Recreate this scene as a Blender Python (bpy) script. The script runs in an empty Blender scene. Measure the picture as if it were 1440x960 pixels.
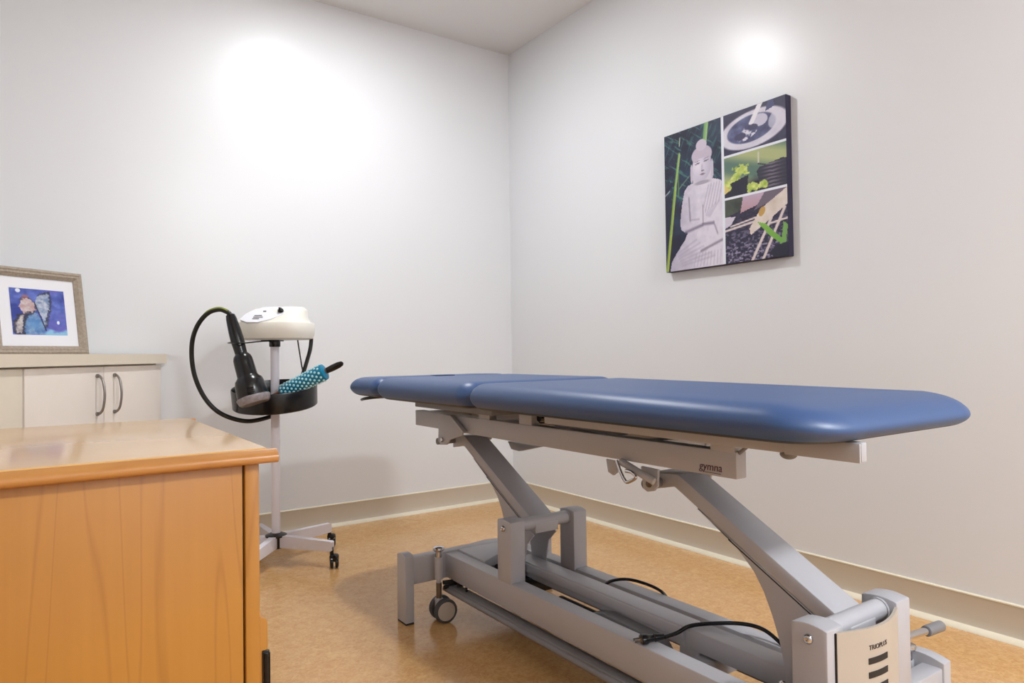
import bpy, bmesh, math, random
import numpy as np
from mathutils import Vector, Matrix
PI = math.pi; R = math.radians
C = bpy.context.scene.collection
SC = bpy.context.scene

# ------------------------------------------------------------------ camera
CX, CY, CZ = -2.45746, -3.57354, 0.9
YAW, PITCH, ROLL, FPX = 0.967943102, 0.0181232121, -0.0131709586, 970.520276
cd = bpy.data.cameras.new('camera'); cam = bpy.data.objects.new('camera', cd); C.objects.link(cam)
fw = Vector((math.cos(YAW)*math.cos(PITCH), math.sin(YAW)*math.cos(PITCH), math.sin(PITCH)))
rt = fw.cross(Vector((0, 0, 1))).normalized(); up = rt.cross(fw)
r2 = rt*math.cos(ROLL) + up*math.sin(ROLL); u2 = up*math.cos(ROLL) - rt*math.sin(ROLL)
cam.matrix_world = Matrix(((r2.x, u2.x, -fw.x, CX), (r2.y, u2.y, -fw.y, CY), (r2.z, u2.z, -fw.z, CZ), (0, 0, 0, 1)))
cd.sensor_fit = 'HORIZONTAL'; cd.sensor_width = 36.0; cd.lens = FPX/1440*36.0
cd.clip_start = 0.02; cd.clip_end = 50
SC.camera = cam

# ------------------------------------------------------------------ light
SC.view_settings.view_transform = 'Standard'; SC.view_settings.look = 'None'
SC.view_settings.exposure = 0.57; SC.view_settings.gamma = 1.0
SC.view_settings.use_curve_mapping = False
w = bpy.data.worlds.new('world'); SC.world = w; w.use_nodes = True
w.node_tree.nodes['Background'].inputs[0].default_value = (0.9, 0.95, 1.0, 1)
w.node_tree.nodes['Background'].inputs[1].default_value = 0.3

def area(name, loc, target, shape, sx, sy, power, col):
    l = bpy.data.lights.new(name, 'AREA'); l.shape = shape; l.size = sx; l.size_y = sy
    l.energy = power; l.color = col
    o = bpy.data.objects.new(name, l); C.objects.link(o); o.location = loc
    o.rotation_euler = (Vector(target)-Vector(loc)).to_track_quat('-Z', 'Y').to_euler()
    return o
area('ceiling_lamp', (-1.25, -0.96, 2.765), (-1.25, -0.96, 0), 'DISK', 0.15, 0.15, 15.5, (0.97, 0.985, 1.0))
area('ceiling_lamp', (-0.95, -4.9, 2.765), (-0.95, -4.9, 0), 'DISK', 0.45, 0.45, 60, (0.95, 0.975, 1.0))
area('ceiling_lamp', (-2.9, -4.9, 2.765), (-2.9, -4.9, 0), 'DISK', 0.45, 0.45, 7, (0.95, 0.975, 1.0))

# ------------------------------------------------------------------ materials
def lin(c):
    return tuple(((x/255)/12.92 if x/255 <= 0.04045 else ((x/255+0.055)/1.055)**2.4) for x in c)
def mat(name, rgb, rough=0.5, metal=0.0, spec=0.5, noise=0.0, nscale=40.0, bump=0.0, bscale=200.0, coat=0.0, trans=0.0):
    m = bpy.data.materials.new(name); m.use_nodes = True; nt = m.node_tree; b = nt.nodes['Principled BSDF']
    c = lin(rgb) if max(rgb) > 1 else rgb
    b.inputs['Base Color'].default_value = (*c, 1); b.inputs['Roughness'].default_value = rough
    b.inputs['Metallic'].default_value = metal; b.inputs['Specular IOR Level'].default_value = spec
    b.inputs['Coat Weight'].default_value = coat; b.inputs['Coat Roughness'].default_value = 0.1
    b.inputs['Transmission Weight'].default_value = trans
    tc = nt.nodes.new('ShaderNodeTexCoord')
    if noise:
        n = nt.nodes.new('ShaderNodeTexNoise'); n.inputs['Scale'].default_value = nscale; n.inputs['Detail'].default_value = 4
        nt.links.new(tc.outputs['Object'], n.inputs['Vector'])
        mx = nt.nodes.new('ShaderNodeMix'); mx.data_type = 'RGBA'
        mx.inputs[6].default_value = (*[x*(1-noise) for x in c], 1); mx.inputs[7].default_value = (*[min(1, x*(1+noise)) for x in c], 1)
        nt.links.new(n.outputs['Fac'], mx.inputs[0]); nt.links.new(mx.outputs[2], b.inputs['Base Color'])
    if bump:
        n = nt.nodes.new('ShaderNodeTexNoise'); n.inputs['Scale'].default_value = bscale; n.inputs['Detail'].default_value = 3
        nt.links.new(tc.outputs['Object'], n.inputs['Vector'])
        bp = nt.nodes.new('ShaderNodeBump'); bp.inputs['Strength'].default_value = bump; bp.inputs['Distance'].default_value = 0.002
        nt.links.new(n.outputs['Fac'], bp.inputs['Height']); nt.links.new(bp.outputs['Normal'], b.inputs['Normal'])
    return m

def wood(name, base, dark, axis, rough, coat, ring=5.0, lin_amt=0.6):
    """veneer: grain stretched along one axis ('x','y','z'), soft cathedral figure"""
    m = bpy.data.materials.new(name); m.use_nodes = True; nt = m.node_tree; N = nt.nodes; Lk = nt.links
    b = N['Principled BSDF']; b.inputs['Roughness'].default_value = rough
    b.inputs['Coat Weight'].default_value = coat; b.inputs['Coat Roughness'].default_value = 0.10
    tc = N.new('ShaderNodeTexCoord'); mp = N.new('ShaderNodeMapping')
    s = {'x': (0.12, 1, 1), 'y': (1, 0.12, 1), 'z': (1, 1, 0.05)}[axis]
    mp.inputs['Scale'].default_value = s; Lk.new(tc.outputs['Object'], mp.inputs['Vector'])
    n1 = N.new('ShaderNodeTexNoise'); n1.inputs['Scale'].default_value = ring; n1.inputs['Detail'].default_value = 2; n1.inputs['Distortion'].default_value = 0.5
    Lk.new(mp.outputs[0], n1.inputs['Vector'])
    mul = N.new('ShaderNodeMath'); mul.operation = 'MULTIPLY'; mul.inputs[1].default_value = 9.0; Lk.new(n1.outputs['Fac'], mul.inputs[0])
    fr = N.new('ShaderNodeMath'); fr.operation = 'PINGPONG'; fr.inputs[1].default_value = 0.5; Lk.new(mul.outputs[0], fr.inputs[0])
    rmp = N.new('ShaderNodeValToRGB'); rmp.color_ramp.elements[0].position = 0.0; rmp.color_ramp.elements[0].color = (1, 1, 1, 1)
    rmp.color_ramp.elements[1].position = 0.10; rmp.color_ramp.elements[1].color = (0, 0, 0, 1); Lk.new(fr.outputs[0], rmp.inputs[0])
    n2 = N.new('ShaderNodeTexNoise'); n2.inputs['Scale'].default_value = 3.2; n2.inputs['Detail'].default_value = 5; Lk.new(tc.outputs['Object'], n2.inputs['Vector'])
    mp3 = N.new('ShaderNodeMapping'); mp3.inputs['Scale'].default_value = {'x': (0.03, 1, 1), 'y': (1, 0.03, 1), 'z': (1, 1, 0.03)}[axis]
    Lk.new(tc.outputs['Object'], mp3.inputs['Vector'])
    n3 = N.new('ShaderNodeTexNoise'); n3.inputs['Scale'].default_value = 90; n3.inputs['Detail'].default_value = 3; Lk.new(mp3.outputs[0], n3.inputs['Vector'])
    a1 = N.new('ShaderNodeMath'); a1.operation = 'MULTIPLY_ADD'; a1.inputs[1].default_value = lin_amt*0.55; a1.inputs[2].default_value = 0
    Lk.new(rmp.outputs[0], a1.inputs[0])
    a2 = N.new('ShaderNodeMath'); a2.operation = 'MULTIPLY_ADD'; a2.inputs[1].default_value = 0.55; Lk.new(n2.outputs['Fac'], a2.inputs[0]); Lk.new(a1.outputs[0], a2.inputs[2])
    a3 = N.new('ShaderNodeMath'); a3.operation = 'MULTIPLY_ADD'; a3.inputs[1].default_value = 0.22; Lk.new(n3.outputs['Fac'], a3.inputs[0]); Lk.new(a2.outputs[0], a3.inputs[2])
    mx = N.new('ShaderNodeMix'); mx.data_type = 'RGBA'; mx.inputs[6].default_value = (*lin(base), 1); mx.inputs[7].default_value = (*lin(dark), 1)
    Lk.new(a3.outputs[0], mx.inputs[0]); Lk.new(mx.outputs[2], b.inputs['Base Color'])
    return m

def floor_mat():
    m = bpy.data.materials.new('marbled_linoleum'); m.use_nodes = True; nt = m.node_tree; N = nt.nodes; Lk = nt.links
    b = N['Principled BSDF']; b.inputs['Roughness'].default_value = 0.17; b.inputs['Specular IOR Level'].default_value = 0.5
    tc = N.new('ShaderNodeTexCoord')
    n1 = N.new('ShaderNodeTexNoise'); n1.inputs['Scale'].default_value = 14; n1.inputs['Detail'].default_value = 8; n1.inputs['Distortion'].default_value = 1.6
    n2 = N.new('ShaderNodeTexNoise'); n2.inputs['Scale'].default_value = 60; n2.inputs['Detail'].default_value = 5; n2.inputs['Distortion'].default_value = 1.5
    for n in (n1, n2): Lk.new(tc.outputs['Object'], n.inputs['Vector'])
    r1 = N.new('ShaderNodeValToRGB'); e = r1.color_ramp.elements
    e[0].position = 0.30; e[0].color = (*lin((202, 152, 94)), 1); e[1].position = 0.70; e[1].color = (*lin((222, 180, 124)), 1)
    Lk.new(n1.outputs['Fac'], r1.inputs[0])
    r2_ = N.new('ShaderNodeValToRGB'); e = r2_.color_ramp.elements
    e[0].position = 0.36; e[0].color = (*lin((194, 142, 86)), 1); e[1].position = 0.62; e[1].color = (*lin((222, 178, 122)), 1)
    Lk.new(n2.outputs['Fac'], r2_.inputs[0])
    mx = N.new('ShaderNodeMix'); mx.data_type = 'RGBA'; mx.inputs[0].default_value = 0.5
    Lk.new(r1.outputs[0], mx.inputs[6]); Lk.new(r2_.outputs[0], mx.inputs[7]); Lk.new(mx.outputs[2], b.inputs['Base Color'])
    bp = N.new('ShaderNodeBump'); bp.inputs['Strength'].default_value = 0.04; bp.inputs['Distance'].default_value = 0.002
    Lk.new(n2.outputs['Fac'], bp.inputs['Height']); Lk.new(bp.outputs['Normal'], b.inputs['Normal'])
    return m
def picture_mat(name, rough):
    m = bpy.data.materials.new(name); m.use_nodes = True; nt = m.node_tree
    a = nt.nodes.new('ShaderNodeVertexColor'); a.layer_name = 'print'
    b = nt.nodes['Principled BSDF']; b.inputs['Roughness'].default_value = rough
    nt.links.new(a.outputs['Color'], b.inputs['Base Color']); return m

M = dict(
    wall=mat('white_wall_paint', (0.80, 0.818, 0.845), 0.31, spec=0.48, bump=0.02, bscale=90),
    ceil=mat('ceiling_paint', (0.80, 0.80, 0.80), 0.8, spec=0.2),
    base=mat('cream_vinyl_base', (206, 197, 182), 0.4, noise=0.03, nscale=6),
    caulk=mat('cream_caulk', (236, 228, 206), 0.5),
    floor=floor_mat(),
    blue=mat('blue_vinyl', (44, 80, 132), 0.42, spec=0.8, bump=0.06, bscale=500),
    back=mat('black_underside_shade', (30, 30, 36), 0.5),  # pad underside: shade put into the colour, as a black backing
    grey=mat('grey_powder_coat', (184, 184, 190), 0.35, spec=0.5, bump=0.02, bscale=700),
    grey_d=mat('mid_grey_metal', (128, 128, 132), 0.4),
    grey_b=mat('beige_grey_plastic', (188, 178, 166), 0.45, bump=0.03, bscale=500),
    dark=mat('dark_rubber', (36, 35, 36), 0.6),
    black=mat('black_plastic', (12, 12, 16), 0.24),
    tyre=mat('grey_rubber', (74, 76, 80), 0.6),
    chrome=mat('chrome', (200, 200, 205), 0.12, metal=1.0),
    steel=mat('dull_steel', (120, 112, 105), 0.35, metal=1.0),
    ink=mat('dark_print', (58, 50, 48), 0.6),
    inkp=mat('plum_print', (82, 40, 70), 0.6),
    slot=mat('dark_slot', (46, 40, 36), 0.8),
    white_m=mat('white_painted_metal', (232, 228, 236), 0.35),
    cream=mat('cream_plastic', (244, 241, 230), 0.32, spec=0.5),
    panel=mat('white_plastic', (238, 240, 246), 0.3),
    clear=mat('frosted_plastic', (150, 144, 148), 0.2, noise=0.5, nscale=70),
    teal=mat('teal_rubber', (8, 124, 160), 0.4),
    tealw=mat('pale_teal_rubber', (190, 236, 242), 0.4),
    brown=mat('brown_wood', (128, 78, 52), 0.45, noise=0.1),
    hose=mat('black_hose', (22, 23, 20), 0.4),
    hoseg=mat('olive_hose', (128, 142, 44), 0.4),
    maple_v=wood('maple_veneer_upright', (194, 136, 54), (152, 94, 28), 'z', 0.36, 0.3, 7.0, 0.5),
    maple_t=wood('maple_top', (226, 184, 120), (206, 154, 86), 'x', 0.22, 0.45, 3.0, 0.05),
    maple_m=wood('maple_moulding', (204, 146, 80), (160, 100, 44), 'x', 0.3, 0.4, 5.0, 0.3),
    lam=mat('pale_laminate', (238, 229, 220), 0.4, noise=0.025, nscale=14),
    lam_d=mat('pale_ash_laminate', (230, 220, 202), 0.4, noise=0.04, nscale=14),
    gap=mat('dark_gap', (58, 46, 38), 0.9),
    pewter=mat('pewter_metal', (150, 146, 142), 0.3, metal=0.9),
    frame=mat('carved_grey_gold_wood', (164, 150, 134), 0.4, noise=0.4, nscale=110, bump=1.0, bscale=110),
    mat_w=mat('white_mat_board', (240, 240, 246), 0.6),
    canvas=mat('navy_canvas_edge', (44, 40, 66), 0.7, bump=0.1, bscale=600),
    art1=picture_mat('printed_canvas', 0.5), art2=picture_mat('printed_paper', 0.4),
)

# ------------------------------------------------------------------ mesh builder
class MB:
    def __init__(s): s.v = []; s.f = []; s.m = []
    def add(s, vs, fs, mi=0):
        o = len(s.v); s.v += [tuple(v) for v in vs]; s.f += [tuple(i+o for i in f) for f in fs]; s.m += [mi]*len(fs); return s
    def bm(s, b, mi=0):
        b.verts.index_update(); vs = [tuple(v.co) for v in b.verts]; fs = [[v.index for v in f.verts] for f in b.faces]
        b.free(); return s.add(vs, fs, mi)
    def box(s, x0, x1, y0, y1, z0, z1, bev=0.0, seg=2, mi=0):
        b = bmesh.new(); bmesh.ops.create_cube(b, size=1)
        for v in b.verts: v.co = ((x0+x1)/2+v.co.x*(x1-x0), (y0+y1)/2+v.co.y*(y1-y0), (z0+z1)/2+v.co.z*(z1-z0))
        if bev: bmesh.ops.bevel(b, geom=b.edges[:], offset=bev, segments=seg, affect='EDGES', profile=0.5)
        return s.bm(b, mi)
    def prism(s, pts, ax, a, b_, bev=0.0, mi=0):
        """polygon pts (two coords) extruded along axis ax ('x','y','z') from a to b_"""
        def P(p, t): return {'x': (t, p[0], p[1]), 'y': (p[0], t, p[1]), 'z': (p[0], p[1], t)}[ax]
        b = bmesh.new(); n = len(pts)
        v0 = [b.verts.new(P(p, a)) for p in pts]; v1 = [b.verts.new(P(p, b_)) for p in pts]
        b.faces.new(v0); b.faces.new(v1[::-1])
        for i in range(n): b.faces.new((v0[i], v1[i], v1[(i+1) % n], v0[(i+1) % n]))
        bmesh.ops.recalc_face_normals(b, faces=b.faces[:])
        if bev: bmesh.ops.bevel(b, geom=b.edges[:], offset=bev, segments=2, affect='EDGES', profile=0.5)
        bmesh.ops.triangulate(b, faces=[f for f in b.faces if len(f.verts) > 4])
        return s.bm(b, mi)
    def lathe(s, prof, p0, p1, n=28, mi=0):
        """prof: list of (t along p0->p1 in metres, radius)"""
        p0 = Vector(p0); d = (Vector(p1)-p0).normalized(); a = d.orthogonal().normalized(); c = d.cross(a)
        vs = []; fs = []
        for t, r in prof:
            for i in range(n):
                th = 2*PI*i/n; vs.append(p0+d*t+(a*math.cos(th)+c*math.sin(th))*max(r, 1e-5))
        for k in range(len(prof)-1):
            for i in range(n):
                j = (i+1) % n; fs.append((k*n+i, k*n+j, (k+1)*n+j, (k+1)*n+i))
        fs.append(tuple(range(n))[::-1]); fs.append(tuple((len(prof)-1)*n+i for i in range(n)))
        return s.add(vs, fs, mi)
    def cyl(s, p0, p1, r, n=24, bev=0.0, mi=0):
        L = (Vector(p1)-Vector(p0)).length
        pr = [(0, r), (L, r)] if not bev else [(0, r-bev), (bev*0.3, r-bev*0.3), (bev, r), (L-bev, r), (L-bev*0.3, r-bev*0.3), (L, r-bev)]
        return s.lathe(pr, p0, p1, n, mi)
    def tube(s, pts, r, n=12, sub=8, closed=False, mi=0):
        P = [Vector(p) for p in pts]; Q = []
        if sub and len(P) > 2:
            m = len(P); rng = m if closed else m-1
            for i in range(rng):
                g = lambda k: P[k % m] if closed else P[min(max(k, 0), m-1)]
                a, b, c, d = g(i-1), g(i), g(i+1), g(i+2)
                for k in range(sub):
                    t = k/sub; Q.append(0.5*((2*b)+(-a+c)*t+(2*a-5*b+4*c-d)*t*t+(-a+3*b-3*c+d)*t**3))
            if not closed: Q.append(P[-1])
        else: Q = P
        m = len(Q); vs = []; fs = []; nrm = None
        rr = r if callable(r) else (lambda t: r)
        for i, q in enumerate(Q):
            a = Q[(i-1) % m] if closed else Q[max(i-1, 0)]; b = Q[(i+1) % m] if closed else Q[min(i+1, m-1)]
            t = (b-a).normalized()
            nrm = t.orthogonal() if nrm is None else nrm - t*nrm.dot(t)
            nrm.normalize(); c = t.cross(nrm)
            for k in range(n):
                th = 2*PI*k/n; vs.append(q+(nrm*math.cos(th)+c*math.sin(th))*rr(i/max(m-1, 1)))
        for i in range(m if closed else m-1):
            for k in range(n):
                fs.append((i*n+k, i*n+(k+1) % n, ((i+1) % m)*n+(k+1) % n, ((i+1) % m)*n+k))
        if not closed: fs.append(tuple(range(n))[::-1]); fs.append(tuple((m-1)*n+k for k in range(n)))
        return s.add(vs, fs, mi)
    def loft(s, rings, mi=0):
        n = len(rings[0]); vs = [p for r in rings for p in r]; fs = []
        for k in range(len(rings)-1):
            for i in range(n):
                j = (i+1) % n; fs.append((k*n+i, k*n+j, (k+1)*n+j, (k+1)*n+i))
        fs.append(tuple(range(n))[::-1]); fs.append(tuple((len(rings)-1)*n+i for i in range(n)))
        return s.add(vs, fs, mi)
    def sphere(s, c, r, sc=(1, 1, 1), mi=0, u=16, v=10):
        b = bmesh.new(); bmesh.ops.create_uvsphere(b, u_segments=u, v_segments=v, radius=r)
        for q in b.verts: q.co = Vector((q.co.x*sc[0]+c[0], q.co.y*sc[1]+c[1], q.co.z*sc[2]+c[2]))
        return s.bm(b, mi)
    def xf(s, Mx): s.v = [tuple(Mx @ Vector(v)) for v in s.v]; return s
    def build(s, name, mats, parent=None, off=None, sharp=35):
        if off is None: off = parent.get('_o', (0, 0, 0)) if parent else (0, 0, 0)
        me = bpy.data.meshes.new(name)
        me.from_pydata([(v[0]-off[0], v[1]-off[1], v[2]-off[2]) for v in s.v], [], s.f)
        b = bmesh.new(); b.from_mesh(me); bmesh.ops.recalc_face_normals(b, faces=b.faces[:]); b.to_mesh(me); b.free()
        for m in (mats if isinstance(mats, (list, tuple)) else [mats]): me.materials.append(m)
        if len(me.polygons) == len(s.m): me.polygons.foreach_set('material_index', s.m)
        me.polygons.foreach_set('use_smooth', [True]*len(me.polygons)); me.set_sharp_from_angle(angle=R(sharp)); me.update()
        o = bpy.data.objects.new(name, me); C.objects.link(o)
        if parent: o.parent = parent; o['_o'] = off
        return o

def tag(o, label=None, cat=None, group=None, kind=None):
    for k, v in (('label', label), ('category', cat), ('group', group), ('kind', kind)):
        if v: o[k] = v
    return o
def empty(name, loc, label, cat, rz=0, group=None, local=False):
    o = bpy.data.objects.new(name, None); C.objects.link(o); o.location = loc; o.rotation_euler = (0, 0, rz)
    o.empty_display_size = 0.1
    o['_o'] = (0, 0, 0) if local else tuple(loc)
    return tag(o, label, cat, group)
def text_mesh(txt, size, depth=0.0006, shear=0.0, space=1.0):
    cu = bpy.data.curves.new('t', 'FONT'); cu.body = txt; cu.size = size; cu.extrude = depth/2; cu.align_x = 'CENTER'; cu.align_y = 'CENTER'
    cu.shear = shear; cu.space_character = space; cu.resolution_u = 3; cu.offset = 0.0
    o = bpy.data.objects.new('t', cu); C.objects.link(o)
    dg = bpy.context.evaluated_depsgraph_get(); me = bpy.data.meshes.new_from_object(o.evaluated_get(dg))
    mb = MB().add([tuple(v.co) for v in me.vertices], [tuple(p.vertices) for p in me.polygons])
    bpy.data.objects.remove(o); bpy.data.curves.remove(cu); bpy.data.meshes.remove(me); return mb

# ------------------------------------------------------------------ the room
ZC = 2.789; YR = -5.6
FX, FY = math.cos(YAW), math.sin(YAW)
YL = 2.13                                   # the left wall runs at an angle, this far left of the camera
PC0 = Vector((CX+FX*(-CY-FX*YL)/FY-FY*YL, 0))   # where it meets the back wall
PC1 = PC0-Vector((FX, FY))*6.82
XL = PC0.x
def struct(name, mb, m): return tag(mb.build(name, m), kind='structure')
struct('floor', MB().box(-7.2, 0.1, YR-0.1, 0.1, -0.1, 0), M['floor'])
struct('ceiling', MB().box(-7.2, 0.1, YR-0.1, 0.1, ZC, ZC+0.1), M['ceil'])
struct('wall_back', MB().box(XL-0.12, 0.1, 0, 0.1, 0, ZC), M['wall'])
struct('wall_right', MB().box(0, 0.1, YR-0.1, 0, 0, ZC), M['wall'])
ou = Vector((-FY, FX))*0.1
struct('wall_left', MB().prism([tuple(PC0), tuple(PC1), tuple(PC1+ou), tuple(PC0+ou)], 'z', 0, ZC), M['wall'])
struct('wall_front', MB().box(-7.0, 0, YR-0.1, YR, 0, ZC), M['wall'])
# coved vinyl base: profile (distance from wall, height)
prof = [(0, 0), (0.020, 0), (0.018, 0.004), (0.010, 0.010), (0.006, 0.020), (0.005, 0.040), (0.005, 0.103), (0.006, 0.106), (0.006, 0.111), (0.003, 0.1135), (0, 0.1135)]
struct('baseboard_back', MB().prism([(-d, z) for d, z in prof], 'x', XL, -0.0), M['base'])
struct('baseboard_right', MB().prism([(-d, z) for d, z in prof], 'y', YR, -0.0), M['base'])
cp = [(0.0, 0.0), (0.026, 0.0), (0.025, 0.004), (0.016, 0.0125), (0.010, 0.016), (0.0, 0.016)]
struct('trim_1', MB().prism([(-d, z) for d, z in cp], 'x', XL, -0.0), M['caulk'])
struct('trim_2', MB().prism([(-d, z) for d, z in cp], 'y', YR, -0.0), M['caulk'])
tp = [(0.0, 0.112), (0.0075, 0.112), (0.0075, 0.116), (0.0, 0.1185)]
struct('trim_3', MB().prism([(-d, z) for d, z in tp], 'x', XL, -0.0), M['caulk'])
struct('trim_4', MB().prism([(-d, z) for d, z in tp], 'y', YR, -0.0), M['caulk'])

# ------------------------------------------------------------------ treatment table
XM = -1.14
T = empty('treatment_table', (XM, -2.15, 0), 'blue padded treatment table on a grey height-adjustable steel frame beside the right wall', 'treatment table')

def rrect(x0, x1, y0, y1, inset, rad, z, n=10, crown=None):
    """rad: corner radii in order (x1,y1),(x0,y1),(x0,y0),(x1,y0)"""
    x0 += inset; x1 -= inset; y0 += inset; y1 -= inset; pts = []
    cs = [(x1, y1, 0), (x0, y1, 90), (x0, y0, 180), (x1, y0, 270)]
    for (cx, cy, a0), r in zip(cs, rad):
        r = max(r-inset, 0.012); ox = cx-r if cx == x1 else cx+r; oy = cy-r if cy == y1 else cy+r
        for k in range(n+1):
            a = R(a0+90*k/n); pts.append((ox+r*math.cos(a), oy+r*math.sin(a), z))
    return pts
def cushion(x0, x1, y0, y1, zb, zt, rad):
    h = zt-zb
    prof = [(0.047*(1-math.cos(R(a)))**0.9, h*0.5*(1+math.sin(R(a)))-0.0012) for a in range(-90, 81, 10)]+[(0.050, h-0.0008), (0.070, h-0.0002), (0.11, h)]
    rings = [rrect(x0, x1, y0, y1, i, rad, zb+z) for i, z in prof]
    for rg_ in rings:                       # both ends of the couch thin out
        for i, p in enumerate(rg_):
            t = max(0.0, (p[1]+1.10)/0.235, (-2.70-p[1])/0.255); f = (p[2]-zb)/h
            rg_[i] = (p[0], p[1], p[2]-0.026*t*t*f)
    m_ = MB().loft(rings); n = len(rings[0]); m_.m = [1 if i < n*4 else 0 for i in range(len(m_.f))]; m_.m[-2] = 1  # lowest rings and bottom face get the painted underside shade
    return m_
PX0, PX1, ZB, ZT = -1.452, -0.834, 0.742, 0.818
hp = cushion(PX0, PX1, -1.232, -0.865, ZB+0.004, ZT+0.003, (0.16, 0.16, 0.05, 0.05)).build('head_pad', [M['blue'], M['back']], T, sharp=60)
tag(hp, 'short blue head pad with a face hole')
cut = MB().lathe([(0, 0.05), (0.2, 0.05)], (XM, -1.172, 0.70), (XM, -1.172, 0.9), 40).build('cut', M['blue'], None, off=(0, 0, 0))
cut.scale = (1, 1, 1)
bo = hp.modifiers.new('b', 'BOOLEAN'); bo.object = cut; bo.operation = 'DIFFERENCE'; bo.solver = 'EXACT'
cut.location = (0, 0, 0); bpy.context.view_layer.update()
dg = bpy.context.evaluated_depsgraph_get(); nm = bpy.data.meshes.new_from_object(hp.evaluated_get(dg))
hp.modifiers.clear(); hp.data = nm; bpy.data.objects.remove(cut); nm.name = 'head_pad'
nm.polygons.foreach_set('use_smooth', [True]*len(nm.polygons)); nm.set_sharp_from_angle(angle=R(45))
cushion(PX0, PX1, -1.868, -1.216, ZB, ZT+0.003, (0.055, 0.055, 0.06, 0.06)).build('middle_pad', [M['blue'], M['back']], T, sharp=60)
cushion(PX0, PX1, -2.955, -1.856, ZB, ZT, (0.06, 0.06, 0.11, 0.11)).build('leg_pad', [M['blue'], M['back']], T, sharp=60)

def pair(fn, *a):
    """the near one (x below XM) and its mirror image beyond the middle line"""
    for sgn in (1, -1):
        mb = fn(*a)
        if sgn < 0: mb.v = [(2*XM-v[0], v[1], v[2]) for v in mb.v]
        yield mb
# pad frames
MB().box(-1.312, -1.295, -2.945, -2.06, 0.709, 0.7425, 0.002).build('leg_pad_rail', M['grey'], T)
MB().box(-0.985, -0.968, -2.66, -2.06, 0.709, 0.7425, 0.002).build('leg_pad_rail', M['grey'], T)
MB().box(-1.316, -1.311, -2.944, -2.80, 0.7075, 0.7415, 0.002).build('rail_sleeve', M['grey'], T)
MB().box(-1.297, -0.983, -2.66, -2.62, 0.716, 0.742, 0.002).build('pad_cross_rail', M['grey'], T)
MB().box(-1.297, -0.983, -2.12, -2.065, 0.713, 0.7415, 0.002).build('pad_cross_rail', M['grey'], T)
MB().box(-1.335, -0.945, -1.83, -1.32, 0.715, 0.7435, 0.003).build('middle_pad_frame', M['grey_d'], T)
MB().box(-1.26, -1.02, -1.42, -1.06, 0.722, 0.7465, 0.003).build('head_pad_plate', M['grey_d'], T)
MB().tube([(-1.40, -0.985, 0.728), (-1.405, -1.04, 0.735), (-1.38, -1.10, 0.742), (-1.30, -1.14, 0.744)], 0.006).build('head_lever', M['black'], T)
# upper lift beams
BX = -1.262
ZBT, ZBB = 0.690, 0.633
def beam(): return MB().box(BX, BX+0.034, -2.652, -1.176, ZBB, ZBT, 0.003)
beam().build('lift_beam', M['grey'], T)
MB().box(2*XM-BX-0.034, 2*XM-BX, -2.40, -1.176, ZBB, ZBT, 0.003).build('lift_beam', M['grey'], T)
for y0, y1 in ((-1.24, -1.184), (-1.78, -1.70), (-2.395, -2.35)):
    MB().box(BX+0.03, 2*XM-BX-0.03, y0, y1, ZBB+0.008, ZBT-0.004, 0.002).build('beam_crossbar', M['grey'], T)
# supports between beam and pads
for y in (-1.665, -1.895):
    for mb in pair(lambda: MB().box(BX+0.002, BX+0.03, y-0.034, y+0.03, ZBT-0.004, 0.7435, 0.002)): mb.build('pad_support', M['grey'], T)
MB().box(BX-0.001, BX+0.032, -2.648, -2.585, ZBT-0.003, 0.7425, 0.003).build('pad_support', M['grey'], T)
MB().cyl((XM-0.06, -1.90, 0.70), (XM-0.06, -2.12, 0.728), 0.014).cyl((XM-0.06, -2.12, 0.728), (XM-0.06, -2.06, 0.722), 0.02).build('gas_spring', M['black'], T)
MB().cyl((XM+0.06, -1.90, 0.70), (XM+0.06, -2.12, 0.728), 0.014).build('gas_spring', M['black'], T)
MB().box(-1.225, -1.19, -2.10, -1.96, 0.700, 0.7425, 0.004).cyl((-1.24, -1.94, 0.712), (-1.05, -1.94, 0.712), 0.013).build('hinge_block', M['black'], T)
MB().box(-1.245, -1.225, -2.30, -2.02, 0.692, 0.7425, 0.003).build('hinge_cover', M['grey_d'], T)
for mb in pair(lambda: MB().prism([(-2.62, 0.69), (-2.62, 0.705), (-2.44, 0.722), (-2.44, 0.712)], 'x', -1.235, -1.215)): mb.build('adjuster_bar', M['dark'], T)
MB().tube([(BX+0.016, -2.645, 0.684), (BX-0.02, -2.70, 0.712), (BX-0.03, -2.715, 0.722)], 0.004, sub=0).build('brace', M['grey_d'], T)
MB().sphere((-1.302, -2.80, 0.706), 0.012, (1, 1.4, 0.8)).build('rail_knob', M['grey_d'], T)
# brackets that hang under the beams
def yz(px, py, x):
    d = fw + r2*((px-720)/FPX) - u2*((py-480)/FPX); t = (x-CX)/d.x
    return (CY+d.y*t, CZ+d.z*t)
XB = BX-0.004
LB = [yz(*p, XB) for p in ((619, 580), (634, 584), (652, 605), (652, 612), (634, 618), (630, 625), (621, 625), (618, 619))]
for mb in pair(lambda: MB().prism(LB, 'x', XB-0.006, XB+0.001, 0.0015)): br = mb.build('pivot_bracket', M['grey'], T)
q = yz(622, 618, XB-0.006)
MB().cyl((XB-0.012, *q), (XB-0.004, *q), 0.009, 18, 0.003).build('bolt', M['chrome'], T)
s0 = yz(634, 584, XB-0.006); s1 = yz(653, 608, XB-0.006)
MB().prism([(s0[0], s0[1]), (s1[0], s1[1]), (s1[0]-0.012, s1[1]+0.002), (s0[0]-0.012, s0[1]+0.002)], 'x', XB-0.016, XB, 0.001).build('bracket_rib', M['grey'], T)
RB = [yz(*p, -1.235) for p in ((903, 655), (927, 660), (926, 684), (921, 690), (912, 691), (906, 686), (905, 674))]
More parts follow.
